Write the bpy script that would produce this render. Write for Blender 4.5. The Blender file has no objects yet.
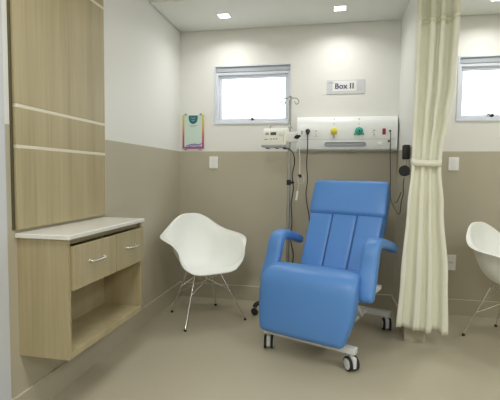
import bpy, bmesh, math, random
from math import sin, cos, pi, radians, sqrt
from mathutils import Vector, Matrix
random.seed(3)
SC = bpy.context.scene
COL = SC.collection

# ---------------------------------------------------------------- materials
def mat(name, color, rough=.5, metal=0, spec=.5, noise=0, nscale=8, bump=0, bscale=60, trans=0, emit=None, estr=0, alpha=1, coat=0):
    m = bpy.data.materials.new(name); m.use_nodes = True
    nt = m.node_tree; b = nt.nodes['Principled BSDF']
    b.inputs['Base Color'].default_value = (*color, 1)
    b.inputs['Roughness'].default_value = rough
    b.inputs['Metallic'].default_value = metal
    b.inputs['Specular IOR Level'].default_value = spec
    b.inputs['Transmission Weight'].default_value = trans
    b.inputs['Alpha'].default_value = alpha
    b.inputs['Coat Weight'].default_value = coat
    if emit:
        b.inputs['Emission Color'].default_value = (*emit, 1)
        b.inputs['Emission Strength'].default_value = estr
    tc = nt.nodes.new('ShaderNodeTexCoord')
    if noise:
        n = nt.nodes.new('ShaderNodeTexNoise'); n.inputs['Scale'].default_value = nscale
        n.inputs['Detail'].default_value = 4
        nt.links.new(tc.outputs['Object'], n.inputs['Vector'])
        r = nt.nodes.new('ShaderNodeMixRGB'); r.blend_type = 'MIX'
        r.inputs[1].default_value = (*[c * (1 - noise) for c in color], 1)
        r.inputs[2].default_value = (*[min(1, c * (1 + noise)) for c in color], 1)
        nt.links.new(n.outputs['Fac'], r.inputs[0]); nt.links.new(r.outputs[0], b.inputs['Base Color'])
    if bump:
        n2 = nt.nodes.new('ShaderNodeTexNoise'); n2.inputs['Scale'].default_value = bscale
        nt.links.new(tc.outputs['Object'], n2.inputs['Vector'])
        bp = nt.nodes.new('ShaderNodeBump'); bp.inputs['Strength'].default_value = bump
        bp.inputs['Distance'].default_value = .002
        nt.links.new(n2.outputs['Fac'], bp.inputs['Height']); nt.links.new(bp.outputs[0], b.inputs['Normal'])
    return m

def wood(name, c1, c2):
    m = bpy.data.materials.new(name); m.use_nodes = True
    nt = m.node_tree; b = nt.nodes['Principled BSDF']; b.inputs['Roughness'].default_value = .42
    tc = nt.nodes.new('ShaderNodeTexCoord'); mp = nt.nodes.new('ShaderNodeMapping')
    mp.inputs['Scale'].default_value = (9, 9, .35)
    nt.links.new(tc.outputs['Object'], mp.inputs['Vector'])
    n = nt.nodes.new('ShaderNodeTexNoise'); n.inputs['Scale'].default_value = 1; n.inputs['Detail'].default_value = 3
    n.inputs['Roughness'].default_value = .6
    nt.links.new(mp.outputs[0], n.inputs['Vector'])
    mp2 = nt.nodes.new('ShaderNodeMapping'); mp2.inputs['Scale'].default_value = (90, 90, 2.5)
    nt.links.new(tc.outputs['Object'], mp2.inputs['Vector'])
    n2 = nt.nodes.new('ShaderNodeTexNoise'); n2.inputs['Scale'].default_value = 1; n2.inputs['Detail'].default_value = 4
    nt.links.new(mp2.outputs[0], n2.inputs['Vector'])
    mx = nt.nodes.new('ShaderNodeMath'); mx.operation = 'MULTIPLY_ADD'; mx.inputs[1].default_value = .35
    nt.links.new(n2.outputs['Fac'], mx.inputs[0])
    mu = nt.nodes.new('ShaderNodeMath'); mu.operation = 'MULTIPLY'; mu.inputs[1].default_value = .65
    nt.links.new(n.outputs['Fac'], mu.inputs[0]); nt.links.new(mu.outputs[0], mx.inputs[2])
    cr = nt.nodes.new('ShaderNodeValToRGB')
    cr.color_ramp.elements[0].position = .35; cr.color_ramp.elements[0].color = (*c1, 1)
    cr.color_ramp.elements[1].position = .65; cr.color_ramp.elements[1].color = (*c2, 1)
    nt.links.new(mx.outputs[0], cr.inputs[0]); nt.links.new(cr.outputs[0], b.inputs['Base Color'])
    return m

def wall_mat(name, low, high, zt):
    """two paint colours split at the height zt (object coordinates equal world)"""
    m = bpy.data.materials.new(name); m.use_nodes = True
    nt = m.node_tree; b = nt.nodes['Principled BSDF']; b.inputs['Roughness'].default_value = .55
    tc = nt.nodes.new('ShaderNodeTexCoord'); sp = nt.nodes.new('ShaderNodeSeparateXYZ')
    nt.links.new(tc.outputs['Object'], sp.inputs[0])
    gt = nt.nodes.new('ShaderNodeMath'); gt.operation = 'GREATER_THAN'; gt.inputs[1].default_value = zt
    nt.links.new(sp.outputs['Z'], gt.inputs[0])
    n = nt.nodes.new('ShaderNodeTexNoise'); n.inputs['Scale'].default_value = 1.6; n.inputs['Detail'].default_value = 5
    nt.links.new(tc.outputs['Object'], n.inputs['Vector'])
    lo = nt.nodes.new('ShaderNodeMixRGB'); lo.inputs[1].default_value = (*[c * .94 for c in low], 1)
    lo.inputs[2].default_value = (*[c * 1.06 for c in low], 1); nt.links.new(n.outputs['Fac'], lo.inputs[0])
    hi = nt.nodes.new('ShaderNodeRGB'); hi.outputs[0].default_value = (*high, 1)
    mx = nt.nodes.new('ShaderNodeMixRGB'); nt.links.new(gt.outputs[0], mx.inputs[0])
    nt.links.new(lo.outputs[0], mx.inputs[1]); nt.links.new(hi.outputs[0], mx.inputs[2])
    nt.links.new(mx.outputs[0], b.inputs['Base Color'])
    n2 = nt.nodes.new('ShaderNodeTexNoise'); n2.inputs['Scale'].default_value = 160
    nt.links.new(tc.outputs['Object'], n2.inputs['Vector'])
    bp = nt.nodes.new('ShaderNodeBump'); bp.inputs['Strength'].default_value = .08; bp.inputs['Distance'].default_value = .002
    nt.links.new(n2.outputs['Fac'], bp.inputs['Height']); nt.links.new(bp.outputs[0], b.inputs['Normal'])
    return m

TONE = 1.414
M = {}
LOW = (.470, .437, .342); HIGH = (.78, .785, .76)
M['wall'] = wall_mat('wall_paint', LOW, HIGH, TONE)
M['ceil'] = mat('ceiling_paint', (.74, .755, .71), .7)
M['floor'] = mat('vinyl_floor', (.46, .422, .325), .34, noise=.06, nscale=2.2, bump=.05, bscale=200)
M['skirt'] = mat('skirting', (.470, .437, .342), .4)
M['skirt_lip'] = mat('skirting_lip', (.60, .56, .46), .35)
M['wood'] = wood('light_oak_laminate', (.350, .297, .172), (.465, .402, .250))
M['strip'] = mat('cream_strip', (.72, .69, .57), .4)
M['stone'] = mat('white_stone', (.74, .74, .70), .25, noise=.05, nscale=60)
M['chrome'] = mat('chrome', (.78, .78, .77), .18, metal=1)
M['steel'] = mat('steel', (.42, .42, .41), .42, metal=.8)
M['shell'] = mat('white_plastic_shell', (.90, .93, .91), .35)
M['black'] = mat('black_plastic', (.012, .012, .013), .45)
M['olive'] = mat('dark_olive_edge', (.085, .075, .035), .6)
M['rubber'] = mat('black_rubber', (.02, .02, .02), .7)
M['blue'] = mat('blue_vinyl', (.092, .255, .62), .38, noise=.05, nscale=5, bump=.22, bscale=38)
M['seam_shade'] = mat('blue_seam_shade', (.03, .10, .30), .5)
M['frame'] = mat('white_powder_coat', (.74, .75, .78), .35)
M['plastic'] = mat('white_plastic', (.87, .88, .88), .35)
M['ivory'] = mat('ivory_plastic', (.80, .81, .74), .4)
M['curtain'] = mat('cream_curtain', (.80, .81, .70), .75, noise=.03, nscale=3, bump=.15, bscale=400)
M['hem'] = mat('cream_hem', (.77, .77, .60), .75)
M['pvc'] = mat('window_pvc', (.66, .70, .77), .35)
M['pane'] = mat('frosted_pane', (.9, .93, .97), .3, emit=(.93, .97, 1), estr=2.6)
M['lamp'] = mat('lamp_diffuser', (1, 1, 1), .5, emit=(1, .98, .92), estr=9)
M['lampbody'] = mat('lamp_trim', (.85, .85, .82), .4)
M['panel'] = mat('bedhead_panel', (.85, .88, .88), .28)
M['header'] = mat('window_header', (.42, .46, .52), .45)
M['jamb'] = mat('pale_blue_white', (.58, .61, .66), .45)
M['rail'] = mat('grey_rail', (.40, .43, .48), .4)
M['yellow'] = mat('yellow_outlet', (.80, .72, .05), .4)
M['green'] = mat('green_outlet', (.03, .42, .30), .4)
M['red'] = mat('red_outlet', (.33, .02, .04), .4)
M['grey'] = mat('grey_plastic', (.32, .33, .33), .5)
M['darkgrey'] = mat('dark_grey_plastic', (.07, .075, .08), .5)
M['sign'] = mat('sign_grey', (.60, .62, .66), .35)
M['white_and_glare'] = mat('rocker_white_and_glare', (.82, .83, .82), .4)  # switch and socket inserts, also the reflection painted on the sign
M['navy'] = mat('navy_print', (.03, .03, .16), .5)
M['mint'] = mat('mint_sheet', (.60, .74, .68), .35)
M['teal'] = mat('teal_print', (.012, .15, .19), .4)
M['purple'] = mat('purple_print', (.22, .12, .48), .4)
M['greyprint'] = mat('grey_print', (.30, .38, .38), .5)
M['clear'] = mat('clear_tube', (.75, .78, .74), .2, alpha=.75)
M['cord'] = mat('black_cord', (.02, .017, .015), .5)
M['cordbrown'] = mat('dark_brown_cord', (.06, .05, .035), .5)
# frame of the poster: the printed colour runs from yellow at the top to magenta below
pm = bpy.data.materials.new('rainbow_frame'); pm.use_nodes = True
nt = pm.node_tree; b = nt.nodes['Principled BSDF']; b.inputs['Roughness'].default_value = .35
tc = nt.nodes.new('ShaderNodeTexCoord'); sp = nt.nodes.new('ShaderNodeSeparateXYZ'); nt.links.new(tc.outputs['Generated'], sp.inputs[0])
cr = nt.nodes.new('ShaderNodeValToRGB'); nt.links.new(sp.outputs['Z'], cr.inputs[0]); nt.links.new(cr.outputs[0], b.inputs['Base Color'])
e = cr.color_ramp.elements
e[0].position = 0; e[0].color = (.40, .06, .25, 1); e[1].position = 1; e[1].color = (.62, .62, .10, 1)
x = cr.color_ramp.elements.new(.35); x.color = (.55, .10, .12, 1)
x = cr.color_ramp.elements.new(.65); x.color = (.68, .42, .10, 1)
M['rainbow'] = pm
# net of the curtain top: a real open weave, part light passes through
nm = bpy.data.materials.new('curtain_net'); nm.use_nodes = True
nt = nm.node_tree; b = nt.nodes['Principled BSDF']; b.inputs['Base Color'].default_value = (.70, .70, .56, 1); b.inputs['Roughness'].default_value = .8
tr = nt.nodes.new('ShaderNodeBsdfTransparent'); mx = nt.nodes.new('ShaderNodeMixShader'); mx.inputs[0].default_value = .78
nt.links.new(tr.outputs[0], mx.inputs[1]); nt.links.new(b.outputs[0], mx.inputs[2])
nt.links.new(mx.outputs[0], nt.nodes['Material Output'].inputs['Surface'])
M['net'] = nm

# ---------------------------------------------------------------- helpers
def link(name, bm, m, parent=None, smooth=False, angle=None):
    me = bpy.data.meshes.new(name)
    bmesh.ops.recalc_face_normals(bm, faces=bm.faces)
    bm.to_mesh(me); bm.free()
    o = bpy.data.objects.new(name, me); COL.objects.link(o)
    me.materials.append(m)
    if smooth:
        for p in me.polygons: p.use_smooth = True
        if angle:
            try: me.set_sharp_from_angle(angle=radians(angle))
            except Exception: pass
    if parent: o.parent = parent
    return o

def tag(o, label=None, cat=None, group=None, kind=None):
    if label: o['label'] = label
    if cat: o['category'] = cat
    if group: o['group'] = group
    if kind: o['kind'] = kind
    return o

def thing(name, label, cat, loc=(0, 0, 0), rz=0, group=None):
    o = bpy.data.objects.new(name, None); COL.objects.link(o)
    o.empty_display_size = .05
    o.location = loc; o.rotation_euler = (0, 0, rz)
    return tag(o, label, cat, group)

def copy_tree(o, parent=None):
    c = o.copy(); COL.objects.link(c); c.parent = parent
    for ch in list(o.children): copy_tree(ch, c)
    return c

def box(bm, x0, x1, y0, y1, z0, z1, bev=0, seg=2):
    r = bmesh.ops.create_cube(bm, size=1)
    vs = r['verts']
    for v in vs:
        v.co = Vector((x0 + (v.co.x + .5) * (x1 - x0), y0 + (v.co.y + .5) * (y1 - y0), z0 + (v.co.z + .5) * (z1 - z0)))
    if bev:
        es = list({e for v in vs for e in v.link_edges})
        bmesh.ops.bevel(bm, geom=es, offset=bev, segments=seg, affect='EDGES', profile=.5)
    return bm

def B(x0, x1, y0, y1, z0, z1, bev=0, seg=2):
    return box(bmesh.new(), x0, x1, y0, y1, z0, z1, bev, seg)

def cyl(bm, c, r, h, axis='z', n=24, r2=None, bev=0):
    mt = Matrix.Translation(c)
    if axis == 'x': mt = mt @ Matrix.Rotation(pi / 2, 4, 'Y')
    if axis == 'y': mt = mt @ Matrix.Rotation(-pi / 2, 4, 'X')
    r_ = bmesh.ops.create_cone(bm, cap_ends=True, segments=n, radius1=r, radius2=r if r2 is None else r2, depth=h, matrix=mt)
    if bev:
        fs = [f for f in {f for v in r_['verts'] for f in v.link_faces} if len(f.verts) > 4]
        es = list({e for f in fs for e in f.edges})
        bmesh.ops.bevel(bm, geom=es, offset=bev, segments=2, affect='EDGES', profile=.5)
    return bm

def tube(bm, pts, r, n=8, smooth_steps=0, radii=None):
    pts = [Vector(p) for p in pts]
    if smooth_steps:
        out = []
        P = [pts[0]] + pts + [pts[-1]]
        for i in range(1, len(P) - 2):
            for k in range(smooth_steps):
                t = k / smooth_steps
                a, b_, c, d = P[i - 1], P[i], P[i + 1], P[i + 2]
                out.append(.5 * ((2 * b_) + (c - a) * t + (2 * a - 5 * b_ + 4 * c - d) * t * t + (-a + 3 * b_ - 3 * c + d) * t ** 3))
        out.append(pts[-1]); pts = out
    rings = []; up = None
    for i, p in enumerate(pts):
        t = (pts[min(i + 1, len(pts) - 1)] - pts[max(i - 1, 0)]).normalized()
        if up is None:
            up = Vector((0, 0, 1)) if abs(t.z) < .9 else Vector((1, 0, 0))
        a = t.cross(up).normalized(); up = a.cross(t).normalized()
        rr = radii[i] if radii else r
        rings.append([bm.verts.new(p + rr * (cos(2 * pi * k / n) * a + sin(2 * pi * k / n) * up)) for k in range(n)])
    for A, C in zip(rings, rings[1:]):
        for k in range(n):
            bm.faces.new((A[k], A[(k + 1) % n], C[(k + 1) % n], C[k]))
    bm.faces.new(rings[0][::-1]); bm.faces.new(rings[-1])
    return bm

def T(pts, r, n=8, s=0): return tube(bmesh.new(), pts, r, n, s)

def spline(pts, steps):
    P = [pts[0]] + list(pts) + [pts[-1]]; out = []
    for i in range(1, len(P) - 2):
        for k in range(steps):
            t = k / steps; a, b_, c, d = P[i - 1], P[i], P[i + 1], P[i + 2]
            out.append(tuple(.5 * ((2 * b_[j]) + (c[j] - a[j]) * t + (2 * a[j] - 5 * b_[j] + 4 * c[j] - d[j]) * t * t + (-a[j] + 3 * b_[j] - 3 * c[j] + d[j]) * t ** 3) for j in range(len(b_))))
    out.append(tuple(pts[-1])); return out

def pad(path, r_end, expo=4.0, n=36, steps=8, crown=.0):
    """upholstered pad: path of (v, z, u_centre, width, thickness); v is towards the sitter's feet (local -y).
    A superellipse section is swept along the path, both ends rounded off over r_end."""
    pts = spline(path, steps)
    # arc length
    L = [0]
    for a, c in zip(pts, pts[1:]): L.append(L[-1] + math.hypot(c[0] - a[0], c[1] - a[1]))
    tot = L[-1]
    def at(s):
        s = max(0, min(tot, s))
        for i in range(len(L) - 1):
            if L[i + 1] >= s:
                t = (s - L[i]) / max(1e-9, L[i + 1] - L[i])
                p = [pts[i][j] + t * (pts[i + 1][j] - pts[i][j]) for j in range(5)]
                i0, i1 = max(0, i - 1), min(len(pts) - 1, i + 2)
                tv = (pts[i1][0] - pts[i0][0], pts[i1][1] - pts[i0][1]); l = math.hypot(*tv)
                return p, (tv[0] / l, tv[1] / l)
        return list(pts[-1]), (1, 0)
    ss = [r_end * (1 - cos(pi / 2 * k / 6)) for k in range(7)]
    m_ = max(4, int(tot / .03))
    ss = ss + [r_end + (tot - 2 * r_end) * k / m_ for k in range(1, m_)] + [tot - s for s in ss[::-1]]
    bm = bmesh.new(); rings = []
    for s in ss:
        p, t = at(s); v, z, uc, w, th = p
        e_ = min(s, tot - s); q = 1
        if e_ < r_end: q = sqrt(max(0.0, 1 - (1 - e_ / r_end) ** 2))
        hw = w / 2 - r_end * .9 * (1 - q); ht = th / 2 * max(.04, q) ** .8
        nrm = (-t[1], t[0])
        ring = []
        for k in range(n):
            a = 2 * pi * k / n
            cu = abs(cos(a)) ** (2 / expo) * (1 if cos(a) >= 0 else -1)
            cn = abs(sin(a)) ** (2 / expo) * (1 if sin(a) >= 0 else -1)
            ht2 = ht * (1 + crown * (1 - cu * cu))
            ring.append(bm.verts.new((uc + hw * cu, -(v + nrm[0] * cn * ht2), z + nrm[1] * cn * ht2)))
        rings.append(ring)
    for A, C in zip(rings, rings[1:]):
        for k in range(n): bm.faces.new((A[k], A[(k + 1) % n], C[(k + 1) % n], C[k]))
    bm.faces.new(rings[0]); bm.faces.new(rings[-1])
    return bm

def text(name, s, size, loc, m, parent, ext=.0008, align='CENTER', off=.022):
    cu = bpy.data.curves.new(name, 'FONT'); cu.body = s; cu.size = size; cu.extrude = ext; cu.offset = size * off; cu.space_character = 1.04
    cu.align_x = align; cu.align_y = 'CENTER'
    o = bpy.data.objects.new(name, cu); COL.objects.link(o); o.data.materials.append(m)
    o.location = loc; o.rotation_euler = (pi / 2, 0, 0); o.parent = parent
    bpy.context.view_layer.update()
    me = bpy.data.meshes.new_from_object(o.evaluated_get(bpy.context.evaluated_depsgraph_get()))
    COL.objects.unlink(o); bpy.data.objects.remove(o)
    n = bpy.data.objects.new(name, me); COL.objects.link(n)
    n.location = loc; n.rotation_euler = (pi / 2, 0, 0); n.parent = parent
    return n

def struct(name, bm, m, parent=None, **k):
    o = link(name, bm, m, parent, **k)
    if parent is None: o['kind'] = 'structure'
    return o

# ---------------------------------------------------------------- the room
H = 2.537; H2 = 2.80; YF = -6.2; XR = 4.14; PX = 2.0; PX2 = 2.12; BOX = 2.125
SY = -.683      # how far the dropped ceiling and the partition come out from the back wall
struct('floor', B(-.12, XR + .12, YF - .12, .4, -.1, 0), M['floor'])
struct('wall_left', B(-.12, 0, YF, .4, 0, H2), M['wall'])
struct('wall_right', B(XR, XR + .12, YF, .4, 0, H2), M['wall'])
struct('wall_front', B(-.12, XR + .12, YF - .12, YF, 0, H2), M['wall'])
# back wall with two window openings
W0, W1, WZ0, WZ1 = .352, 1.053, 1.680, 2.198
bm = bmesh.new()
xs = [0, W0, W1, W0 + BOX, W1 + BOX, XR]
for i in range(5):
    if i in (1, 3):
        box(bm, xs[i], xs[i + 1], 0, .12, 0, WZ0); box(bm, xs[i], xs[i + 1], 0, .12, WZ1, H2)
    else: box(bm, xs[i], xs[i + 1], 0, .12, 0, H2)
struct('wall_back', bm, M['wall'])
struct('wall_partition', B(PX, PX2, SY, 0, 0, H), M['wall'])
# ceilings
bm = B(-.12, XR + .12, YF - .12, SY, H2, H2 + .1)
LY = -.34; LS = .052
LX = [.519, 1.478, .519 + BOX, 1.478 + BOX]
box(bm, 0.012, PX - .012, SY, -.012, H, H2 + .1)
box(bm, PX - .012, PX2 + .012, SY, 0, H, H2 + .1)
box(bm, PX2 + .012, XR, SY, -.012, H, H2 + .1)
struct('ceiling', bm, M['ceil'])
# shadow gap around the dropped ceiling
bm = bmesh.new()
box(bm, 0, .012, SY, 0, H + .02, H + .06); box(bm, .012, PX - .012, -.012, 0, H + .02, H + .06); box(bm, PX2 + .012, XR, -.012, 0, H + .02, H + .06)
struct('trim_1', bm, M['ceil'])
# baseboards: body + light lip
def baseboard(side, boxes):
    bm = bmesh.new(); bl = bmesh.new()
    for (a, b_, c, d) in boxes: box(bm, a, b_, c, d, 0, .134); box(bl, a, b_, c, d, .134, .139, .001, 1)
    o = struct('baseboard_' + side, bm, M['skirt']); link('lip', bl, M['skirt_lip'], o)
baseboard('back', [(.012, PX, -.012, 0), (PX2, XR, -.012, 0)])
baseboard('left', [(0, .012, YF, 0)])
baseboard('right', [(XR - .012, XR, YF, -.012)])
baseboard('partition', [(PX - .012, PX, SY - .012, -.012), (PX, PX2, SY - .012, SY), (PX2, PX2 + .012, SY - .012, -.012)])
# white door frame board at the left edge of the view
struct('trim_2', B(0, .018, -2.95, -2.205, .139, 2.45, .003), M['jamb'])

# windows -----------------------------------------------------------------
def window(n, dx):
    bm = bmesh.new(); t = .026; y0, y1 = .055, .10
    def ring(bm, a, b_, c, d, t, y0, y1, tb=None):
        tb = tb or t
        box(bm, a, a + t, y0, y1, c, d); box(bm, b_ - t, b_, y0, y1, c, d)
        box(bm, a + t, b_ - t, y0, y1, c, c + tb); box(bm, a + t, b_ - t, y0, y1, d - t, d)
    t = .022; WT = WZ1 - .048
    ring(bm, W0 + dx, W1 + dx, WZ0, WT, t, .012, .115)
    o = struct('window_%d' % n, bm, M['pvc'])
    link('window_header', B(W0 + dx + .001, W1 + dx - .001, .006, .11, WT + .001, WZ1 - .001, .003), M['header'], o)['label'] = 'painted grey-blue shade on the header strip'  # added strip; its darker grey paints the shaded soffit of the reveal
    bm = bmesh.new(); ring(bm, W0 + dx + t + .001, W1 + dx - t - .001, WZ0 + t + .001, WT - t - .001, .020, .040, .095)
    link('window_sash', bm, M['pvc'], o)
    q = t + .021
    bm = bmesh.new(); ring(bm, W0 + dx + q, W1 + dx - q, WZ0 + q, WT - q, .004, .060, .088)
    link('gasket', bm, M['grey'], o)
    q += .004
    link('window_pane', B(W0 + dx + q, W1 + dx - q, .074, .082, WZ0 + q, WT - q), M['pane'], o)
    # casing on the wall face
    bm = bmesh.new(); k = .012
    ring(bm, W0 + dx - k, W1 + dx + k, WZ0 - k, WZ1 + k, k, -.008, 0)
    link('window_casing', bm, M['pvc'], o)
    # latch
    xc = (W0 + W1) / 2 + dx + (.0 if n == 1 else -.075)
    bm = bmesh.new(); cyl(bm, (xc, .028, WZ0 + .038), .013, .03, 'y', 16)
    tube(bm, [(xc, .030, WZ0 + .038), (xc + .004, .026, WZ0 + .028), (xc + .006, .026, WZ0 + .014)], .006, 8)
    if n == 2: tube(bm, [(xc, .034, WZ0 + .04), (xc - .03, .03, WZ0 + .05), (xc - .036, .03, WZ0 + .044)], .005, 8)
    link('latch', bm, M['black'], o, smooth=True, angle=40)
    return o
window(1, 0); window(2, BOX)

# recessed ceiling lamps ---------------------------------------------------
labs = ['small square recessed ceiling lamp nearest the left wall, above the poster and window',
        'small square recessed ceiling lamp above the Box 11 sign',
        'small square recessed ceiling lamp at the right edge, above the second bay',
        'small square recessed ceiling lamp at the far right of the second bay']
for i, x in enumerate(LX):
    t = thing('recessed_downlight', labs[i], 'ceiling light', (x, LY, H), 0, 'recessed lamps in the dropped ceiling')
    bm = bmesh.new(); a = LS
    for (p, q, r_, s) in ((-a, -a + .008, -a, a), (a - .008, a, -a, a), (-a + .008, a - .008, -a, -a + .008), (-a + .008, a - .008, a - .008, a)):
        box(bm, p, q, r_, s, -.004, 0)
    link('lamp_rim', bm, M['lampbody'], t)
    link('diffuser', B(-a + .008, a - .008, -a + .008, a - .008, -.002, 0), M['lamp'], t)
    ld = bpy.data.lights.new('lamp_light', 'AREA'); ld.shape = 'SQUARE'; ld.size = .09; ld.energy = 3.5; ld.spread = radians(150); ld.color = (1, .99, .95)
    lo = bpy.data.objects.new('lamp_light', ld); COL.objects.link(lo); lo.location = (0, 0, -.006); lo.parent = t

# main room ceiling luminaires, on the higher ceiling behind and above the camera
for i, (x, y, en) in enumerate([(1.0, -2.9, 16), (3.1, -2.9, 16), (1.0, -5.0, 19), (3.1, -5.0, 19)]):
    t = thing('ceiling_panel_light', 'square white ceiling light panel on the main ceiling', 'ceiling light', (x, y, H2), 0, 'ceiling panels over the room')
    bm = bmesh.new(); box(bm, -.31, .31, -.31, .31, -.03, 0, .004); link('lamp_rim', bm, M['lampbody'], t)
    link('diffuser', B(-.29, .29, -.29, .29, -.032, -.030), M['lamp'], t)
    ld = bpy.data.lights.new('panel_light', 'AREA'); ld.shape = 'SQUARE'; ld.size = .58; ld.energy = en; ld.color = (1, .99, .96)
    lo = bpy.data.objects.new('panel_light', ld); COL.objects.link(lo); lo.location = (0, 0, -.036); lo.parent = t

# ---------------------------------------------------------------- wood wall panelling
PY0, PY1 = -2.145, -1.385
t = thing('wall_panel', 'tall light oak wall panelling with cream horizontal strips above the cabinet', 'wall panel', (0, -1.76, .93))
def L(y0, y1, z0, z1, x0=0.0, x1=.02): return B(x0, x1, y0 + 1.76, y1 + 1.76, z0 - .93, z1 - .93, .0015, 1)
zz = [.93, 1.309, 1.496, 2.216, 2.78]; g = .017
for i in range(4):
    z0 = zz[i] + (g if i else 0)
    link('board', L(PY0, PY1, z0, zz[i + 1]), M['wood'], t)
    if i < 3: link('strip', L(PY0 + .004, PY1 - .001, zz[i + 1], zz[i + 1] + g, 0, .0195), M['strip'], t)
link('edge_trim', L(PY1, PY1 + .003, .93, 2.78, 0, .02), M['strip'], t)
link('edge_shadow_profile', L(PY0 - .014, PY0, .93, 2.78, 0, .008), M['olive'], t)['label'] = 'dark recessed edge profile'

# ---------------------------------------------------------------- cabinet
t = thing('wall_cabinet', 'light oak wall-hung cabinet with white top, two drawers and an open shelf', 'cabinet', (0, -1.755, .32))
CY0, CY1, CX = -2.13, -1.38, .265
def C(x0, x1, y0, y1, z0, z1, bev=.0012): return B(x0, x1, y0 + 1.755, y1 + 1.755, z0 - .32, z1 - .32, bev, 1)
link('side_panel', C(0, CX, CY0, CY0 + .02, .325, .891), M['wood'], t)
link('side_panel', C(0, CX, CY1 - .02, CY1, .325, .891), M['wood'], t)
link('back_panel', C(0, .012, CY0 + .02, CY1 - .02, .355, .891), M['wood'], t)
link('shelf', C(.0, CX, CY0 + .02, CY1 - .02, .325, .355), M['wood'], t)
link('divider', C(.012, CX - .022, CY0 + .02, CY1 - .02, .646, .662), M['wood'], t)
link('top_rail', C(.012, CX - .022, CY0 + .02, CY1 - .02, .862, .891), M['wood'], t)
link('countertop', C(0, .284, PY0, CY1 + .005, .892, .914, .003), M['stone'], t)['label'] = 'white stone top'
ym = -1.722
for (a, b_) in ((CY0 + .023, ym - .0025), (ym + .0025, CY1 - .004)):
    d = link('drawer', C(CX - .004, CX + .015, a, b_, .650, .857), M['wood'], t)
    bx = bmesh.new()
    yc = (a + b_) / 2 + 1.755; z = .766 - .32; x = CX + .015
    tube(bx, [(x, yc - .062, z), (x + .012, yc - .062, z), (x + .020, yc - .050, z - .002), (x + .024, yc, z - .004), (x + .020, yc + .050, z - .002), (x + .012, yc + .062, z), (x, yc + .062, z)], .0052, 10, 4)
    for s in (-1, 1): cyl(bx, (x + .001, yc + s * .062, z), .009, .004, 'x', 16)
    h = link('handle', bx, M['chrome'], d, smooth=True, angle=50); h['label'] = 'chrome bow handle'

# ---------------------------------------------------------------- white shell armchairs
def periodic(tab, th):
    # tab: (deg, values...) for 0..180, mirrored
    d = abs((th + 180) % 360 - 180)
    for i in range(len(tab) - 1):
        if tab[i][0] <= d <= tab[i + 1][0]:
            a = tab[max(i - 1, 0)]; b_ = tab[i]; c = tab[i + 1]; e_ = tab[min(i + 2, len(tab) - 1)]
            t = (d - b_[0]) / (c[0] - b_[0]); t2 = t * t * (3 - 2 * t)
            return [b_[j] + (c[j] - b_[j]) * (t2 * .5 + t * .5) for j in range(1, len(b_))]
# rim of the shell: forward, sideways, height, outward flare, how steep the wall is
RIMP = [(.262, 0, .436, 0, 0), (.262, .09, .436, 0, 0), (.258, .172, .444, 0, .12), (.248, .236, .476, 0, .5), (.238, .276, .535, .004, .85), (.226, .290, .596, .018, 1),
        (.188, .322, .648, .052, 1), (.112, .350, .670, .082, 1), (.02, .358, .680, .086, 1), (-.07, .338, .690, .088, 1), (-.145, .290, .708, .076, 1), (-.203, .226, .748, .050, 1), (-.240, .150, .806, .024, 1), (-.262, .075, .842, .008, 1)]
RIMP = RIMP + [(-.266, 0, .848, .008, 1)] + [(p[0], -p[1], p[2], p[3], p[4]) for p in RIMP[:0:-1]]
def shell_mesh():
    bm = bmesh.new(); NS = 28; zc = .420; rows = []; N = len(RIMP); SUB = 5
    c0 = bm.verts.new((-.02, -.018, zc))
    rim = []
    for i in range(N):
        P_ = [RIMP[(i + k - 1) % N] for k in range(4)]
        for q in range(SUB):
            t = q / SUB
            rim.append([.5 * (2 * P_[1][j] + (P_[2][j] - P_[0][j]) * t + (2 * P_[0][j] - 5 * P_[1][j] + 4 * P_[2][j] - P_[3][j]) * t * t + (-P_[0][j] + 3 * P_[1][j] - 3 * P_[2][j] + P_[3][j]) * t ** 3) for j in range(5)])
    for (rx, ry, zr, fl, st) in rim:
        st = max(0, min(1, st)); fl = max(0, fl)
        R_ = math.hypot(rx, ry); dx, dy = rx / R_, ry / R_; Rb = R_ - fl; row = []
        for k in range(1, NS + 1):
            s = k / NS; f = 0
            if s > .74: f = (s - .74) / .26
            sb = min(1, s / .86)
            m_ = radians(84); ph = sb * m_
            aw = sin(ph) / sin(m_); bw = ((1 - cos(ph)) / (1 - cos(m_))) ** 1.1
            r = Rb * (aw * st + sb * (1 - st)) + fl * f ** 1.25
            z = zc + (zr - zc) * (bw * st + sb ** 2.2 * (1 - st)) - .018 * sin(pi * s) * (1 - .3 * st)
            if st < .5: z -= .020 * (1 - 2 * st) * f ** 2
            row.append(bm.verts.new((r * dx - .02, r * dy - .018, z)))
        rows.append(row)
    NT = len(rows)
    for i in range(NT):
        A, Cc = rows[i], rows[(i + 1) % NT]
        bm.faces.new((c0, A[0], Cc[0]))
        for k in range(NS - 1): bm.faces.new((A[k], A[k + 1], Cc[k + 1], Cc[k]))
    return bm
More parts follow.
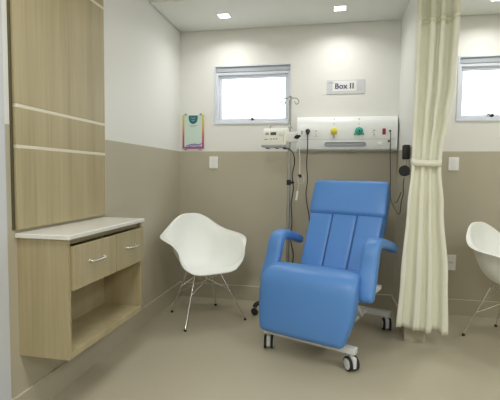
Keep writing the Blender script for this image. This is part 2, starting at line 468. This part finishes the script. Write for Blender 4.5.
def make_chair():
    t = thing('shell_armchair', 'white moulded plastic armchair with thin chrome wire legs in the left corner', 'chair', (.42, -.535, 0), radians(-49.4), 'white shell armchairs')
    sh = link('shell_seat', shell_mesh(), M['shell'], t, smooth=True)
    md = sh.modifiers.new('thick', 'SOLIDIFY'); md.thickness = .007; md.offset = 1
    sh.modifiers.new('sub', 'SUBSURF').render_levels = 1
    feet = {(-1, -1): (-.232, -.206), (-1, 1): (-.225, .206), (1, -1): (.232, -.259), (1, 1): (.231, .262)}
    top = {k: (k[0] * .085 - .01, k[1] * .105 - .01, .388) for k in feet}
    for k, (fx, fy) in feet.items():
        tp = Vector(top[k]); ft = Vector((fx, fy, .014))
        bm = bmesh.new(); tube(bm, [tp + Vector((0, 0, .012)), ft], .0055, 10)
        # brace rods to the neighbouring mounts
        mid = tp.lerp(ft, .38)
        o1 = Vector(top[(k[0], -k[1])])
        tube(bm, [mid, o1.lerp(tp, .22) + Vector((0, 0, -.004))], .0038, 8)
        lg = link('leg', bm, M['chrome'], t, smooth=True, angle=50)
        bf = bmesh.new(); cyl(bf, (fx, fy, .009), .012, .018, 'z', 16, r2=.0095, bev=.002)
        link('foot_glide', bf, M['black'], lg, smooth=True, angle=40)
    bm = bmesh.new()
    q = [Vector(top[k]) + Vector((0, 0, .006)) for k in ((-1, -1), (-1, 1), (1, 1), (1, -1))]
    for i in range(4): tube(bm, [q[i], q[(i + 1) % 4]], .0045, 8)
    # lower crossing struts
    tube(bm, [Vector((-.155, -.165, .20)), Vector((.10, .12, .385))], .0038, 8)
    tube(bm, [Vector((-.155, .165, .20)), Vector((.10, -.12, .385))], .0038, 8)
    link('brace', bm, M['chrome'], t, smooth=True, angle=50)
    for s in ((1, 1), (1, -1), (-1, 1), (-1, -1)):
        bf = bmesh.new(); cyl(bf, (s[0] * .085 - .01, s[1] * .105 - .01, .398), .009, .018, 'z', 16); link('seat_mount', bf, M['grey'], t, smooth=True, angle=40)
    return t
ch = make_chair()
c2 = copy_tree(ch); c2.location = (.42 + 2.335, -.535 - .005, 0)
c2['label'] = 'white moulded plastic armchair right of the curtain, cut by the right edge of the view'

# ---------------------------------------------------------------- blue recliner
rc = thing('recliner_chair', 'blue padded hospital recliner with raised leg rest on a white wheeled frame', 'recliner', (1.463, -.772, 0), radians(-21.9))
# seat
link('seat_cushion', pad([(-.10, .455, 0, .53, .12), (.1, .475, 0, .54, .12), (.30, .495, 0, .55, .12)], .05, 6), M['blue'], rc, smooth=True)
# leg rest: rolls over the knee and drops down
link('leg_rest', pad([(.27, .548, .0, .60, .08), (.345, .545, .0, .635, .11), (.405, .505, .0, .66, .13), (.430, .43, -.002, .665, .13), (.450, .33, -.004, .65, .125), (.470, .24, -.010, .615, .11), (.490, .155, -.016, .575, .08)], .036, 5.2, 44, 8), M['blue'], rc, smooth=True)
# backrest body + three channels
link('backrest', pad([(-.12, .46, 0, .54, .09), (-.235, .68, 0, .565, .09), (-.345, .90, -.0, .585, .08), (-.43, 1.10, -.0, .585, .07)], .04, 6), M['blue'], rc, smooth=True)
for uc, w in ((-.192, .184), (-.002, .188), (.190, .186)):
    link('backrest_channel', pad([(-.050, .485, uc * .97, w * .97, .07), (-.165, .69, uc, w, .075), (-.267, .890, uc * 1.02, w * 1.02, .07)], .014, 8, 40), M['blue'], rc, smooth=True)
link('headrest', pad([(-.260, .878, 0, .605, .10), (-.312, .975, -.004, .605, .115), (-.352, 1.06, -.006, .603, .11), (-.392, 1.152, -.008, .60, .095)], .034, 7, 44), M['blue'], rc, smooth=True)
for q in (-.0985, .0945):  # dark strips put the shade between the backrest channels into colour
    link('seam_shade_strip', T([(q * .98, .024, .500), (q, .136, .703), (q * 1.02, .240, .898)], .0042, 8, 8), M['seam_shade'], rc, smooth=True)['label'] = 'dark blue painted shade in the seam gap'
# arms
for s in (-1, 1):
    u = .345 * s
    link('armrest', pad([(-.22, .668, u * 1.08, .078, .062), (-.10, .712, u * 1.06, .088, .064), (.03, .744, u * 1.03, .098, .068), (.125, .760, u, .106, .072), (.190, .750, u, .110, .076), (.228, .705, u, .113, .074), (.258, .62, u, .114, .070), (.308, .515, u * 1.01, .114, .070), (.346, .42, u * 1.02, .106, .066)], .035, 3.2, 28, 6), M['blue'], rc, smooth=True)
    link('arm_bracket', B(u - .015 * 1 - .03 * s, u + .015 - .03 * s, -.26, .10, .40, .43, .004), M['frame'], rc)
# under-seat mechanism and frame
bm = bmesh.new()
box(bm, -.26, .26, -.27, .14, .36, .395, .004)
link('seat_pan', bm, M['frame'], rc)
def beam(p, q, w, h, bev=.006):
    p = Vector(p); q = Vector(q); d = (q - p); Ln = d.length; d.normalize()
    a = d.cross(Vector((0, 0, 1))).normalized(); u = a.cross(d)
    bm = bmesh.new(); box(bm, -w / 2, w / 2, 0, Ln, -h / 2, h / 2, bev)
    mt = Matrix((a, d, u)).transposed().to_4x4(); mt.translation = p
    bmesh.ops.transform(bm, matrix=mt, verts=bm.verts)
    return bm
link('front_beam', beam((-.325, -.40, .128), (.325, -.40, .128), .052, .040), M['frame'], rc)
link('rear_beam', beam((-.325, .41, .128), (.325, .41, .128), .052, .040), M['frame'], rc)
for s in (-1, 1):
    link('side_beam', beam((.12 * s, -.374, .130), (.12 * s, .384, .130), .045, .034), M['frame'], rc)
    link('strut', beam((.12 * s, -.10, .147), (.12 * s, .12, .36), .035, .03), M['frame'], rc)
    link('strut', beam((.16 * s, .20, .147), (.16 * s, -.06, .36), .03, .025), M['frame'], rc)
link('leg_rest_hinge', beam((-.15, -.30, .36), (-.15, -.415, .27), .03, .02), M['frame'], rc)
def caster(parent, x, y, rot):
    """twin-wheel castor, wheel axle along local x"""
    mt = Matrix.Translation((x, y, 0)) @ Matrix.Rotation(rot, 4, 'Z')
    bm = bmesh.new(); cyl(bm, (0, 0, .100), .012, .018, 'z', 16)
    box(bm, -.0135, .0135, -.044, .044, .022, .096, .010, 3)
    bmesh.ops.transform(bm, matrix=mt, verts=bm.verts)
    f = link('caster', bm, M['frame'], parent, smooth=True, angle=40)
    for s in (-1, 1):
        bm = bmesh.new(); cyl(bm, (s * .0235, 0, .0455), .0455, .017, 'x', 32, bev=.004)
        bmesh.ops.transform(bm, matrix=mt, verts=bm.verts)
        link('tyre', bm, M['rubber'], f, smooth=True, angle=40)
        bm = bmesh.new(); cyl(bm, (s * .0335, 0, .0455), .034, .004, 'x', 32, bev=.0015)
        bmesh.ops.transform(bm, matrix=mt, verts=bm.verts)
        link('wheel_cover', bm, M['frame'], f, smooth=True, angle=40)
for x, y, r_ in ((-.295, -.40, radians(26)), (.295, -.40, radians(52)), (.295, .41, radians(24)), (-.295, .41, radians(30))):
    caster(rc, x, y, r_)

# ---------------------------------------------------------------- IV stand with pump
ix, iy = 1.085, -.285
iv = thing('iv_stand', 'chrome infusion stand with hooks on top and a black wheeled base behind the recliner', 'medical stand', (ix, iy, 0))
bm = bmesh.new(); cyl(bm, (0, 0, .70), .0145, 1.16, 'z', 20); link('lower_pole', bm, M['steel'], iv, smooth=True, angle=40)
bm = bmesh.new(); cyl(bm, (0, 0, 1.55), .0115, .60, 'z', 20); link('upper_pole', bm, M['steel'], iv, smooth=True, angle=40)
bm = bmesh.new(); cyl(bm, (0, 0, 1.135), .019, .045, 'z', 20, bev=.004); tube(bm, [(0, 0, 1.135), (.045, -.01, 1.135)], .010, 10); link('height_clamp', bm, M['black'], iv, smooth=True, angle=40)
bm = bmesh.new(); cyl(bm, (0, 0, 1.275), .014, .03, 'z', 20, bev=.004); link('collar', bm, M['steel'], iv, smooth=True, angle=40)
for s in (-1, 1):
    bm = bmesh.new()
    tube(bm, [(0, 0, 1.845), (.035 * s, 0, 1.845), (.062 * s, 0, 1.838), (.074 * s, 0, 1.815), (.062 * s, 0, 1.795), (.044 * s, 0, 1.800), (.040 * s, 0, 1.818)], .0046, 8, 5)
    link('hook', bm, M['steel'], iv, smooth=True)
    bm = bmesh.new()
    tube(bm, [(0, 0, 1.838), (0, .035 * s, 1.838), (0, .062 * s, 1.830), (0, .072 * s, 1.810), (0, .060 * s, 1.792), (0, .044 * s, 1.797)], .0046, 8, 5)
    link('hook', bm, M['steel'], iv, smooth=True)
bm = bmesh.new(); cyl(bm, (0, 0, 1.852), .012, .022, 'z', 16, bev=.003); link('pole_cap', bm, M['grey'], iv, smooth=True, angle=40)
bm = bmesh.new(); cyl(bm, (0, 0, .105), .032, .05, 'z', 24, bev=.006); link('hub', bm, M['black'], iv, smooth=True, angle=40)
a0 = math.atan2(-.40 - iy, .81 - ix)
for k in range(4):
    a = a0 + 2 * pi * k / 4; c_, s_ = cos(a), sin(a); rr = .285 if k == 0 else .235
    bm = bmesh.new(); tube(bm, [(0, 0, .105), (.12 * c_, .12 * s_, .108), (rr * c_ * .90, rr * s_ * .90, .098), (rr * c_, rr * s_, .066)], .019, 10, 4)
    lg = link('leg', bm, M['black'], iv, smooth=True)
    bm = bmesh.new()
    for q in (-1, 1):
        c3 = Vector((rr * c_ - q * .013 * s_, rr * s_ + q * .013 * c_, .027))
        mt = Matrix.Translation(c3) @ Matrix.Rotation(a + pi / 2, 4, 'Z') @ Matrix.Rotation(pi / 2, 4, 'Y')
        bmesh.ops.create_cone(bm, cap_ends=True, segments=24, radius1=.027, radius2=.027, depth=.018, matrix=mt)
    link('caster', bm, M['rubber'], lg, smooth=True, angle=40)

# infusion pump, clamped to the pole
ip = thing('infusion_pump', 'ivory infusion pump clamped to the stand beside the white wall panel', 'medical device', (.987, -.345, 1.425), radians(-10))
ip.scale = (1.1, 1, 1)
bm = bmesh.new()
prof = [(-.045, 0), (-.055, .02), (-.050, .055), (-.030, .135), (-.015, .160), (.02, .165), (.045, .158), (.05, .02), (.045, 0)]
vs = [[bm.verts.new((x, y, z)) for (y, z) in prof] for x in (-.105, .085)]
for k in range(len(prof)):
    k2 = (k + 1) % len(prof); bm.faces.new((vs[0][k], vs[0][k2], vs[1][k2], vs[1][k]))
bm.faces.new(vs[0]); bm.faces.new(vs[1][::-1])
bmesh.ops.bevel(bm, geom=list(bm.edges), offset=.005, segments=2, affect='EDGES', profile=.5)
link('pump_body', bm, M['ivory'], ip, smooth=True, angle=35)
def onface(x, z, dx, dz, th=.004):
    """box on the sloping front face of the pump"""
    t_ = (z - .055) / .08; y = -.050 + .020 * t_
    bm = B(-dx / 2, dx / 2, -th / 2, th / 2, -dz / 2, dz / 2, .001, 1)
    bmesh.ops.transform(bm, matrix=Matrix.Translation((x, y, z)) @ Matrix.Rotation(-math.atan2(.02, .08), 4, 'X'), verts=bm.verts)
    return bm
link('display', onface(-.020, .115, .046, .026), M['darkgrey'], ip)
link('display', onface(-.070, .115, .026, .020), M['grey'], ip)
for i in range(3):
    link('button', onface(-.035 + i * .022, .070, .013, .010), M['grey'], ip)
link('label_plate', onface(-.075, .068, .03, .008), M['greyprint'], ip)
bm = bmesh.new(); cyl(bm, (.042, -.043, .112), .019, .012, 'y', 28, bev=.002); link('dial', bm, M['plastic'], ip, smooth=True, angle=40)
link('door_seam', onface(.063, .085, .0025, .085), M['grey'], ip)
link('base_strip', B(-.108, .088, -.060, -.045, .004, .022, .003), M['rail'], ip)
for x in (-.075, .0, .06):
    link('foot', B(x - .008, x + .008, -.03, .03, -.007, .0005, .002), M['black'], ip)
bm = bmesh.new(); tube(bm, [(-.055, -.01, .16), (-.04, -.012, .185), (.02, -.012, .190), (.09, .02, .18), (.11, .038, .16)], .004, 8, 5); link('handle', bm, M['steel'], ip, smooth=True)
link('clamp_arm', B(.083, .165, -.02, .022, .045, .125, .008, 3), M['plastic'], ip)
bm = bmesh.new(); cyl(bm, (.165, -.03, .085), .018, .022, 'y', 7, bev=.003); tube(bm, [(.145, -.034, .078), (.19, -.034, .093)], .009, 8); link('clamp_knob', bm, M['black'], ip, smooth=True, angle=35)

# cables and tubes
def cable(name, pts, r, m, label, cat='cable', s=6):
    return tag(link(name, T(pts, r, 8, s), m, None, smooth=True), label, cat)
cable('power_cable', [(1.04, -.335, 1.417), (1.09, -.34, 1.412), (1.125, -.33, 1.375), (1.135, -.32, 1.30), (1.118, -.32, 1.20), (1.128, -.32, 1.08), (1.112, -.32, .95), (1.120, -.31, .80), (1.112, -.31, .65), (1.135, -.31, .53), (1.13, -.31, .42), (1.118, -.32, .30)], .0048, M['cord'],
      'black cable curving down from the infusion pump along the chrome stand')
iv_line = thing('infusion_line', 'thin clear infusion tube with a coil and drip chamber hanging beside the stand', 'tube', (1.175, -.30, 1.40))
link('tube', T([(-.005, 0, .03), (.0, 0, -.05), (.0, 0, -.14), (.002, 0, -.19)] , .0042, 8, 5), M['clear'], iv_line, smooth=True)
bm = bmesh.new()
pts = []
for k in range(34):
    a = k / 33 * 2 * pi * 2.2 + 1.5
    pts.append((.012 + (.026 + .003 * sin(k)) * cos(a), -.004 + .003 * cos(k * 1.7), -.235 + .040 * sin(a)))
pts.append((-.006, 0, -.30)); pts.append((-.012, 0, -.345))
link('tube_coil', tube(bm, pts, .003, 6), M['clear'], iv_line, smooth=True)
bm = bmesh.new(); box(bm, -.004, .020, -.014, .004, -.222, -.196, .004); tube(bm, [(-.012, -.006, -.200), (.0, -.006, -.206)], .006, 8); link('roller_clamp', bm, M['black'], iv_line, smooth=True, angle=40)
bm = bmesh.new(); tube(bm, [(-.012, 0, -.335), (-.016, 0, -.36), (-.022, 0, -.415)], .009, 12); link('drip_chamber', bm, M['plastic'], iv_line, smooth=True, angle=50)

# ---------------------------------------------------------------- bed head service panel
bp = thing('bedhead_panel', 'long white rounded medical service panel on the back wall above the recliner', 'wall panel', (1.555, 0, 1.57))
prof = [(0, -.150), (-.070, -.150), (-.086, -.142), (-.092, -.125), (-.092, .030), (-.090, .070), (-.080, .105), (-.060, .132), (-.032, .148), (0, .152)]
X0, X1 = -.425, .430
bm = bmesh.new()
vs = [[bm.verts.new((x, y, z)) for (y, z) in prof] for x in (X0 + .008, X1 - .008)]
for k in range(len(prof) - 1): bm.faces.new((vs[0][k], vs[0][k + 1], vs[1][k + 1], vs[1][k]))
bm.faces.new(vs[0]); bm.faces.new(vs[1]); bm.faces.new((vs[0][0], vs[1][0], vs[1][-1], vs[0][-1]))
link('housing', bm, M['panel'], bp, smooth=True, angle=35)
for x0, x1 in ((X0, X0 + .008), (X1 - .008, X1)):
    bm = bmesh.new(); pr = [(y * 1.03, z * 1.02) for y, z in prof]
    vs = [[bm.verts.new((x, y, z)) for (y, z) in pr] for x in (x0, x1)]
    for k in range(len(pr)):
        k2 = (k + 1) % len(pr); bm.faces.new((vs[0][k], vs[0][k2], vs[1][k2], vs[1][k]))
    bm.faces.new(vs[0]); bm.faces.new(vs[1]); link('end_cap', bm, M['plastic'], bp)
Fy = -.092
link('seam', B(X0 + .012, X1 - .012, Fy - .001, Fy + .004, -.0555, -.0535), M['grey'], bp)
def face_xy(xw, zw): return (xw - 1.555, zw - 1.57)
bm = bmesh.new()
box(bm, -.180, .172, Fy - .004, Fy + .002, -.117, -.081, .017, 4)
link('grip_recess', bm, M['rail'], bp, smooth=True, angle=50)['label'] = 'long grey grip recess'
# sockets
for xw in (1.299, 1.792):
    x, z = face_xy(xw, 1.571)
    s = link('power_socket', B(x - .022, x + .022, Fy - .005, Fy + .002, z - .032, z + .032, .003), M['plastic'], bp)
    bm = bmesh.new()
    for dz in (.018, -.018): cyl(bm, (x, Fy - .006, z + dz), .006, .004, 'y', 12)
    cyl(bm, (x - .008, Fy - .006, z), .004, .004, 'y', 12)
    link('socket_hole', bm, M['grey'], s)
x, z = face_xy(1.176, 1.575)
s = link('switch', B(x - .010, x + .010, Fy - .005, Fy + .002, z - .024, z + .024, .002), M['plastic'], bp)
link('rocker', B(x - .0035, x + .0035, Fy - .008, Fy - .003, z - .016, z + .016), M['darkgrey'], s)
x, z = face_xy(1.228, 1.583)
s = link('power_socket', B(x - .022, x + .022, Fy - .005, Fy + .002, z - .032, z + .032, .003), M['plastic'], bp)
# medical gas outlets
for xw, key in ((1.454, 'yellow'), (1.666, 'green')):
    x, z = face_xy(xw, 1.584)
    bm = bmesh.new(); cyl(bm, (x, Fy - .006, z), .036 if key == 'green' else .030, .014, 'y', 8 if key == 'green' else 24, bev=.003)
    s = link('gas_outlet', bm, M[key], bp, smooth=True, angle=35); s['label'] = key + ' gas outlet'
    bm = bmesh.new(); cyl(bm, (x, Fy - .020, z), .020, .022, 'y', 24, bev=.003); link('outlet_collar', bm, M['yellow'] if key == 'yellow' else M['green'], s, smooth=True, angle=35)
    bm = bmesh.new(); cyl(bm, (x, Fy - .033, z), .009, .010, 'y', 16); link('outlet_core', bm, M['darkgrey'] if key == 'green' else M['yellow'], s, smooth=True, angle=35)
    if key == 'yellow':
        link('pull_tab', B(x - .006, x + .006, Fy - .022, Fy - .002, z - .058, z - .028, .002), M['grey'], s)
    else:
        for q in (-1, 1): link('lug', B(x + q * .036 - .006, x + q * .036 + .006, Fy - .010, Fy, z - .034, z - .018, .002), M['green'], s)
    bm = bmesh.new(); cyl(bm, (x, -.071, 1.690 - 1.57), .005, .012, 'y', 12); link('screw', bm, M['grey'], bp)
    link('pictogram', B(x - .003, x + .003, Fy - .0005, Fy + .01, z + .052, z + .072), M['sign'], bp)
x, z = face_xy(1.874, 1.579)
link('nurse_socket', B(x - .014, x + .014, Fy - .005, Fy + .002, z - .026, z + .026, .003), M['red'], bp)['label'] = 'small dark red outlet'
x, z = face_xy(1.844, 1.473)
bm = bmesh.new(); cyl(bm, (x, Fy - .006, z), .016, .014, 'y', 20, bev=.003); link('knob', bm, M['plastic'], bp, smooth=True, angle=40)
for (xw, zw) in ((1.923, 1.583), (1.915, 1.497)):
    x, z = face_xy(xw, zw); bm = bmesh.new(); cyl(bm, (x, Fy - .003, z), .009, .008, 'y', 16); link('cable_jack', bm, M['darkgrey'], bp, smooth=True, angle=40)

# cable plugged into the panel on the left
pc = thing('panel_cable', 'black plug and cable hanging from the left socket of the service panel', 'cable', (1.228, -.114, 1.585))
bm = bmesh.new(); cyl(bm, (0, 0, 0), .020, .030, 'y', 16, bev=.004); box(bm, -.012, .012, -.03, -.005, -.030, .012, .005); link('plug', bm, M['black'], pc, smooth=True, angle=40)
link('cord', T([(0, -.018, -.02), (.001, -.018, -.16), (-.004, -.01, -.30), (.006, .0, -.42), (-.006, .01, -.55), (.006, .02, -.66), (.022, .03, -.74), (.03, .04, -.85)], .0042, 8, 6), M['cord'], pc, smooth=True)

# dark device hanging on the partition + its cord
hs = thing('wall_handset', 'black wall device with oblong body and round lower end left of the curtain', 'medical device', (1.966, -.605, 1.30))
link('wall_bracket', B(.026, .034, -.016, .016, .03, .09, .002), M['grey'], hs)
link('oblong_body', B(-.018, .030, -.030, .030, .022, .128, .010, 3), M['black'], hs, smooth=True, angle=40)
link('neck', B(-.010, .012, -.016, .016, -.022, .024, .004), M['steel'], hs)['label'] = 'grey metal neck'
bm = bmesh.new()
mt = Matrix.Translation((.0, -.004, -.062)) @ Matrix.Rotation(radians(70), 4, 'Z') @ Matrix.Rotation(pi / 2, 4, 'Y')
r_ = bmesh.ops.create_cone(bm, cap_ends=True, segments=28, radius1=.040, radius2=.040, depth=.028, matrix=mt)
fs = [f for f in bm.faces if len(f.verts) > 4]
bmesh.ops.bevel(bm, geom=list({e for f in fs for e in f.edges}), offset=.006, segments=2, affect='EDGES')
link('round_head', bm, M['black'], hs, smooth=True, angle=40)
cable('hanging_cord', [(1.923, -.105, 1.575), (1.925, -.12, 1.54), (1.926, -.12, 1.40), (1.934, -.12, 1.20), (1.938, -.12, 1.05), (1.945, -.14, .985), (1.957, -.20, .945), (1.966, -.30, .910), (1.966, -.42, .900), (1.964, -.50, .93), (1.960, -.55, 1.0), (1.968, -.58, 1.07), (1.962, -.60, 1.13), (1.966, -.605, 1.188)], .0034, M['cordbrown'],
      'thin dark cord hanging from the right end of the service panel to the black device')
cable('loose_cord', [(1.958, -.545, 1.08), (1.944, -.53, 1.03), (1.930, -.52, 1.00), (1.918, -.51, 1.00)], .003, M['cordbrown'],
      'short loose dark cord end below the black wall device')

# ---------------------------------------------------------------- switches and sockets
def wall_plate(x0, x1, z0, z1, label, kind):
    t = thing('wall_switch' if kind == 's' else 'wall_socket', label, 'switch' if kind == 's' else 'socket', ((x0 + x1) / 2, 0, (z0 + z1) / 2))
    w, h = (x1 - x0) / 2, (z1 - z0) / 2
    link('cover_plate', B(-w, w, -.009, 0, -h, h, .003), M['plastic'], t)
    if kind == 's':
        for dz in (-.022, .022): link('rocker', B(-.016, .016, -.013, -.008, dz - .017, dz + .017, .0015), M['white_and_glare'], t)
    else:
        bm = bmesh.new(); box(bm, -.02, .02, -.011, -.008, -.015, .015, .004)
        s = link('outlet_insert', bm, M['white_and_glare'], t)
        bm = bmesh.new()
        for dx in (-.011, 0, .011): cyl(bm, (dx, -.0115, .003 if dx == 0 else 0), .0028, .002, 'y', 10)
        link('socket_hole', bm, M['darkgrey'], s)
    return t
wall_plate(.295, .378, 1.252, 1.366, 'white double light switch below the first window, right of the poster', 's')
wall_plate(.295 + BOX, .378 + BOX, 1.252, 1.366, 'white double light switch right of the curtain', 's')
wall_plate(.309 + BOX, .386 + BOX, .390, .524, 'white power socket low on the wall right of the curtain', 'p')

# ---------------------------------------------------------------- sign
sg = thing('bay_sign', 'grey sign with a painted reflection, reading Box 11, on the wall above the service panel', 'sign', (1.548, 0, 1.984))
link('sign_board', B(-.165, .165, -.006, 0, -.062, .062, .001, 1), M['sign'], sg)
link('sign_glare', B(-.115, .092, -.0068, -.0058, -.040, .052), M['white_and_glare'], sg)  # blurred reflection on the sign, painted as a lighter field
text('lettering', 'Box', .066, (-.042, -.0080, .004), M['navy'], sg)
for q in (.040, .062): text('digit', '1', .066, (q, -.0080, .004), M['darkgrey'], sg, off=.035)
bm = bmesh.new(); random.seed(5)
x = -.148
while x < -.095:
    w = random.uniform(.003, .007); box(bm, x, x + w, -.0068, -.0056, .032, .040); x += w + .002
link('small_print', bm, M['greyprint'], sg)

# ---------------------------------------------------------------- posters
def poster(dx, label):
    t = thing('framed_notice', label, 'poster', (.134 + dx, 0, 1.60), 0, 'framed notices on the back wall')
    W_, Hh = .106, .160
    bm = bmesh.new(); q = .017
    box(bm, -W_, -W_ + q, -.010, 0, -Hh, Hh); box(bm, W_ - q, W_, -.010, 0, -Hh, Hh)
    box(bm, -W_ + q, W_ - q, -.010, 0, -Hh, -Hh + q)
    link('frame', bm, M['rainbow'], t)
    link('sheet', B(-W_ + q, W_ - q, -.008, 0, -Hh + q, Hh), M['mint'], t)
    bm = bmesh.new(); n = 20; ring = []
    for k in range(n + 1):
        a = pi + pi * k / n; ring.append((.045 * cos(a), .052 * sin(a)))
    ring = [(-.045, .028)] + ring + [(.045, .028)]
    f = [bm.verts.new((p[0], -.0088, Hh - .034 + p[1])) for p in ring]
    face = bm.faces.new(f); r_ = bmesh.ops.extrude_face_region(bm, geom=[face])
    for v in [v for v in r_['geom'] if isinstance(v, bmesh.types.BMVert)]: v.co.y += .002
    link('emblem', bm, M['teal'], t)['label'] = 'teal half-round emblem'
    bm = bmesh.new(); tube(bm, [(-.018, -.0092, Hh - .028), (0, -.0092, Hh - .034), (.018, -.0092, Hh - .026)], .003, 6, 3)
    tube(bm, [(-.015, -.0092, Hh - .050), (.0, -.0092, Hh - .056), (.017, -.0092, Hh - .048)], .0025, 6, 3)
    link('emblem_mark', bm, M['rail'], t)
    bm = bmesh.new()
    for (z_, w) in ((Hh - .103, .038), (Hh - .115, .024)):
        x = -w
        while x < w: box(bm, x, x + .006, -.0086, -.0078, z_, z_ + .006); x += .008
    link('print', bm, M['greyprint'], t)
    bm = bmesh.new()
    def wave(pts, th):
        P = spline(pts, 6); up = [bm.verts.new((p[0], -.0106, p[1] + th)) for p in P]; lo = [bm.verts.new((p[0], -.0106, p[1])) for p in P]
        for k in range(len(P) - 1): bm.faces.new((lo[k], lo[k + 1], up[k + 1], up[k]))
    wave([(-.07, -.140), (-.03, -.128), (.02, -.122), (.06, -.128), (.10, -.108)], .009)
    wave([(-.05, -.146), (.0, -.135), (.05, -.141), (.10, -.150)], .006)
    link('wave_print', bm, M['purple'], t)
    for (x, z) in ((-.075, Hh + .004), (.075, Hh + .004), (-.08, -Hh - .004), (.07, -Hh - .004)):
        bm = bmesh.new(); cyl(bm, (x, -.010, z), .010, .020, 'y', 16, bev=.002); link('mounting_stud', bm, M['steel'], t, smooth=True, angle=40)
poster(0, 'mint notice in a yellow to red frame on the wall left of the first window')
poster(BOX, 'purple-edged notice mostly hidden behind the curtain, left of the second window')

# ---------------------------------------------------------------- curtain
ct = thing('privacy_curtain', 'cream pleated privacy curtain tied back at mid height in front of the partition', 'curtain', (2.10, -.77, 0))
def lerp_tab(tab, z):
    tab = sorted(tab)
    if z <= tab[0][0]: return tab[0][1:]
    for a, c in zip(tab, tab[1:]):
        if a[0] <= z <= c[0]:
            t = (z - a[0]) / (c[0] - a[0]); t = t * t * (3 - 2 * t)
            return tuple(a[j] + (c[j] - a[j]) * t for j in range(1, len(a)))
    return tab[-1][1:]
# z, left edge, right edge, fold depth
SHAPE = [(.11, -.188, .150, .048), (.5, -.168, .135, .048), (1.0, -.140, .092, .038), (1.24, -.120, .070, .026), (1.30, -.118, .068, .022), (1.36, -.118, .072, .026), (1.6, -.120, .100, .040), (1.85, -.120, .130, .045), (2.26, -.118, .142, .045), (2.80, -.118, .142, .045)]
FOLDS = 3.4
def cpt(u, z, off=0):
    xl, xr, am = lerp_tab(SHAPE, z)
    uu = u + .035 * sin(2 * pi * u * 1.5 + .8) + .004 * sin(z * 1.5 + 5 * u)
    ph = 2 * pi * FOLDS * uu
    w = math.tanh(1.7 * sin(ph)) / math.tanh(1.7)
    fine = .035 * sin(3.1 * ph + z * 1.2)
    x = xl + (xr - xl) * (u - .022 * sin(2 * ph) * (1 if z > 1.3 else .7))
    y = -am * (w * (.75 + .25 * sin(5 * u + 2)) + fine + .25 * sin(4 * u + z)) - .012
    return (x, max(-.09, min(.055, y)) + off, z)
def ribbon(z0f, z1, nz, nu=220, u0=0, u1=1):
    bm = bmesh.new(); g_ = []
    for j in range(nz + 1):
        row = []
        for i in range(nu + 1):
            u = u0 + (u1 - u0) * i / nu
            za = z0f(u) if callable(z0f) else z0f
            z_ = za + ((z1(u) if callable(z1) else z1) - za) * j / nz
            row.append(bm.verts.new(cpt(u, z_)))
        g_.append(row)
    for j in range(nz):
        for i in range(nu): bm.faces.new((g_[j][i], g_[j][i + 1], g_[j + 1][i + 1], g_[j + 1][i]))
    return bm
hemz = lambda u: .112 + .010 * sin(u * 19) + .03 * (1 - u) ** 3
headz = lambda u: 2.232 + .022 * u
o = link('curtain_fabric', ribbon(hemz, headz, 60), M['curtain'], ct, smooth=True)
md = o.modifiers.new('thick', 'SOLIDIFY'); md.thickness = .0025
o = link('header_band', ribbon(lambda u: headz(u) + .0005, lambda u: headz(u) + .022, 2), M['hem'], ct, smooth=True)
md = o.modifiers.new('thick', 'SOLIDIFY'); md.thickness = .004
link('net_top', ribbon(lambda u: headz(u) + .023, 2.75, 14), M['net'], ct, smooth=True)
# tieback: a loose band around the gathered cloth
bm = bmesh.new(); n = 48; ra = []; rb = []
for k in range(n):
    a = 2 * pi * k / n; ex = 2 / 4.5
    x = -.025 + .099 * abs(cos(a)) ** ex * (1 if cos(a) > 0 else -1); y = -.014 + .034 * abs(sin(a)) ** ex * (1 if sin(a) > 0 else -1)
    zo = .006 * sin(a * 2 + 1)
    ra.append(bm.verts.new((x, y, 1.272 + zo))); rb.append(bm.verts.new((x, y, 1.316 + zo)))
for k in range(n): bm.faces.new((ra[k], ra[(k + 1) % n], rb[(k + 1) % n], rb[k]))
o = link('tieback', bm, M['curtain'], ct, smooth=True); md = o.modifiers.new('thick', 'SOLIDIFY'); md.thickness = .004
for k in range(8):
    p = cpt((k + .5) / 8, 2.74)
    bm = bmesh.new(); tube(bm, [(p[0], p[1], 2.745), (p[0] - .002, -.01, 2.765), (p[0], -.01, 2.772)], .002, 6); link('glider', bm, M['plastic'], ct)
tag(link('curtain_track', B(1.2, XR, -.79, -.77, 2.772, H2, .002), M['frame']), 'white metal curtain track on the ceiling above the cream curtain', 'curtain track')

# ---------------------------------------------------------------- world, window daylight, camera
w = bpy.data.worlds.new('World'); SC.world = w; w.use_nodes = True
bg = w.node_tree.nodes['Background']; bg.inputs[0].default_value = (.9, .95, 1, 1); bg.inputs[1].default_value = 1.0

def cam():
    f, yaw, pitch, roll, cx, cy = 411.83, .1941, -.0622, .0111, 1.4406, -3.7996
    F = Vector((-sin(yaw) * cos(pitch), cos(yaw) * cos(pitch), sin(pitch)))
    r = F.cross(Vector((0, 0, 1))).normalized(); u = r.cross(F)
    c, s = cos(roll), sin(roll)
    r2 = c * r + s * u; u2 = -s * r + c * u
    cd = bpy.data.cameras.new('camera'); cd.sensor_width = 36; cd.sensor_fit = 'HORIZONTAL'; cd.lens = f * 36 / 500
    cd.clip_start = .05
    o = bpy.data.objects.new('camera', cd); COL.objects.link(o)
    m = Matrix((r2, u2, -F)).transposed().to_4x4(); m.translation = Vector((cx, cy, 1.2))
    o.matrix_world = m; SC.camera = o
cam()
SC.view_settings.view_transform = 'Standard'; SC.view_settings.look = 'None'
SC.view_settings.exposure = -0.18; SC.view_settings.gamma = 1; SC.view_settings.use_curve_mapping = False
SC.cycles.max_bounces = 10; SC.cycles.diffuse_bounces = 6
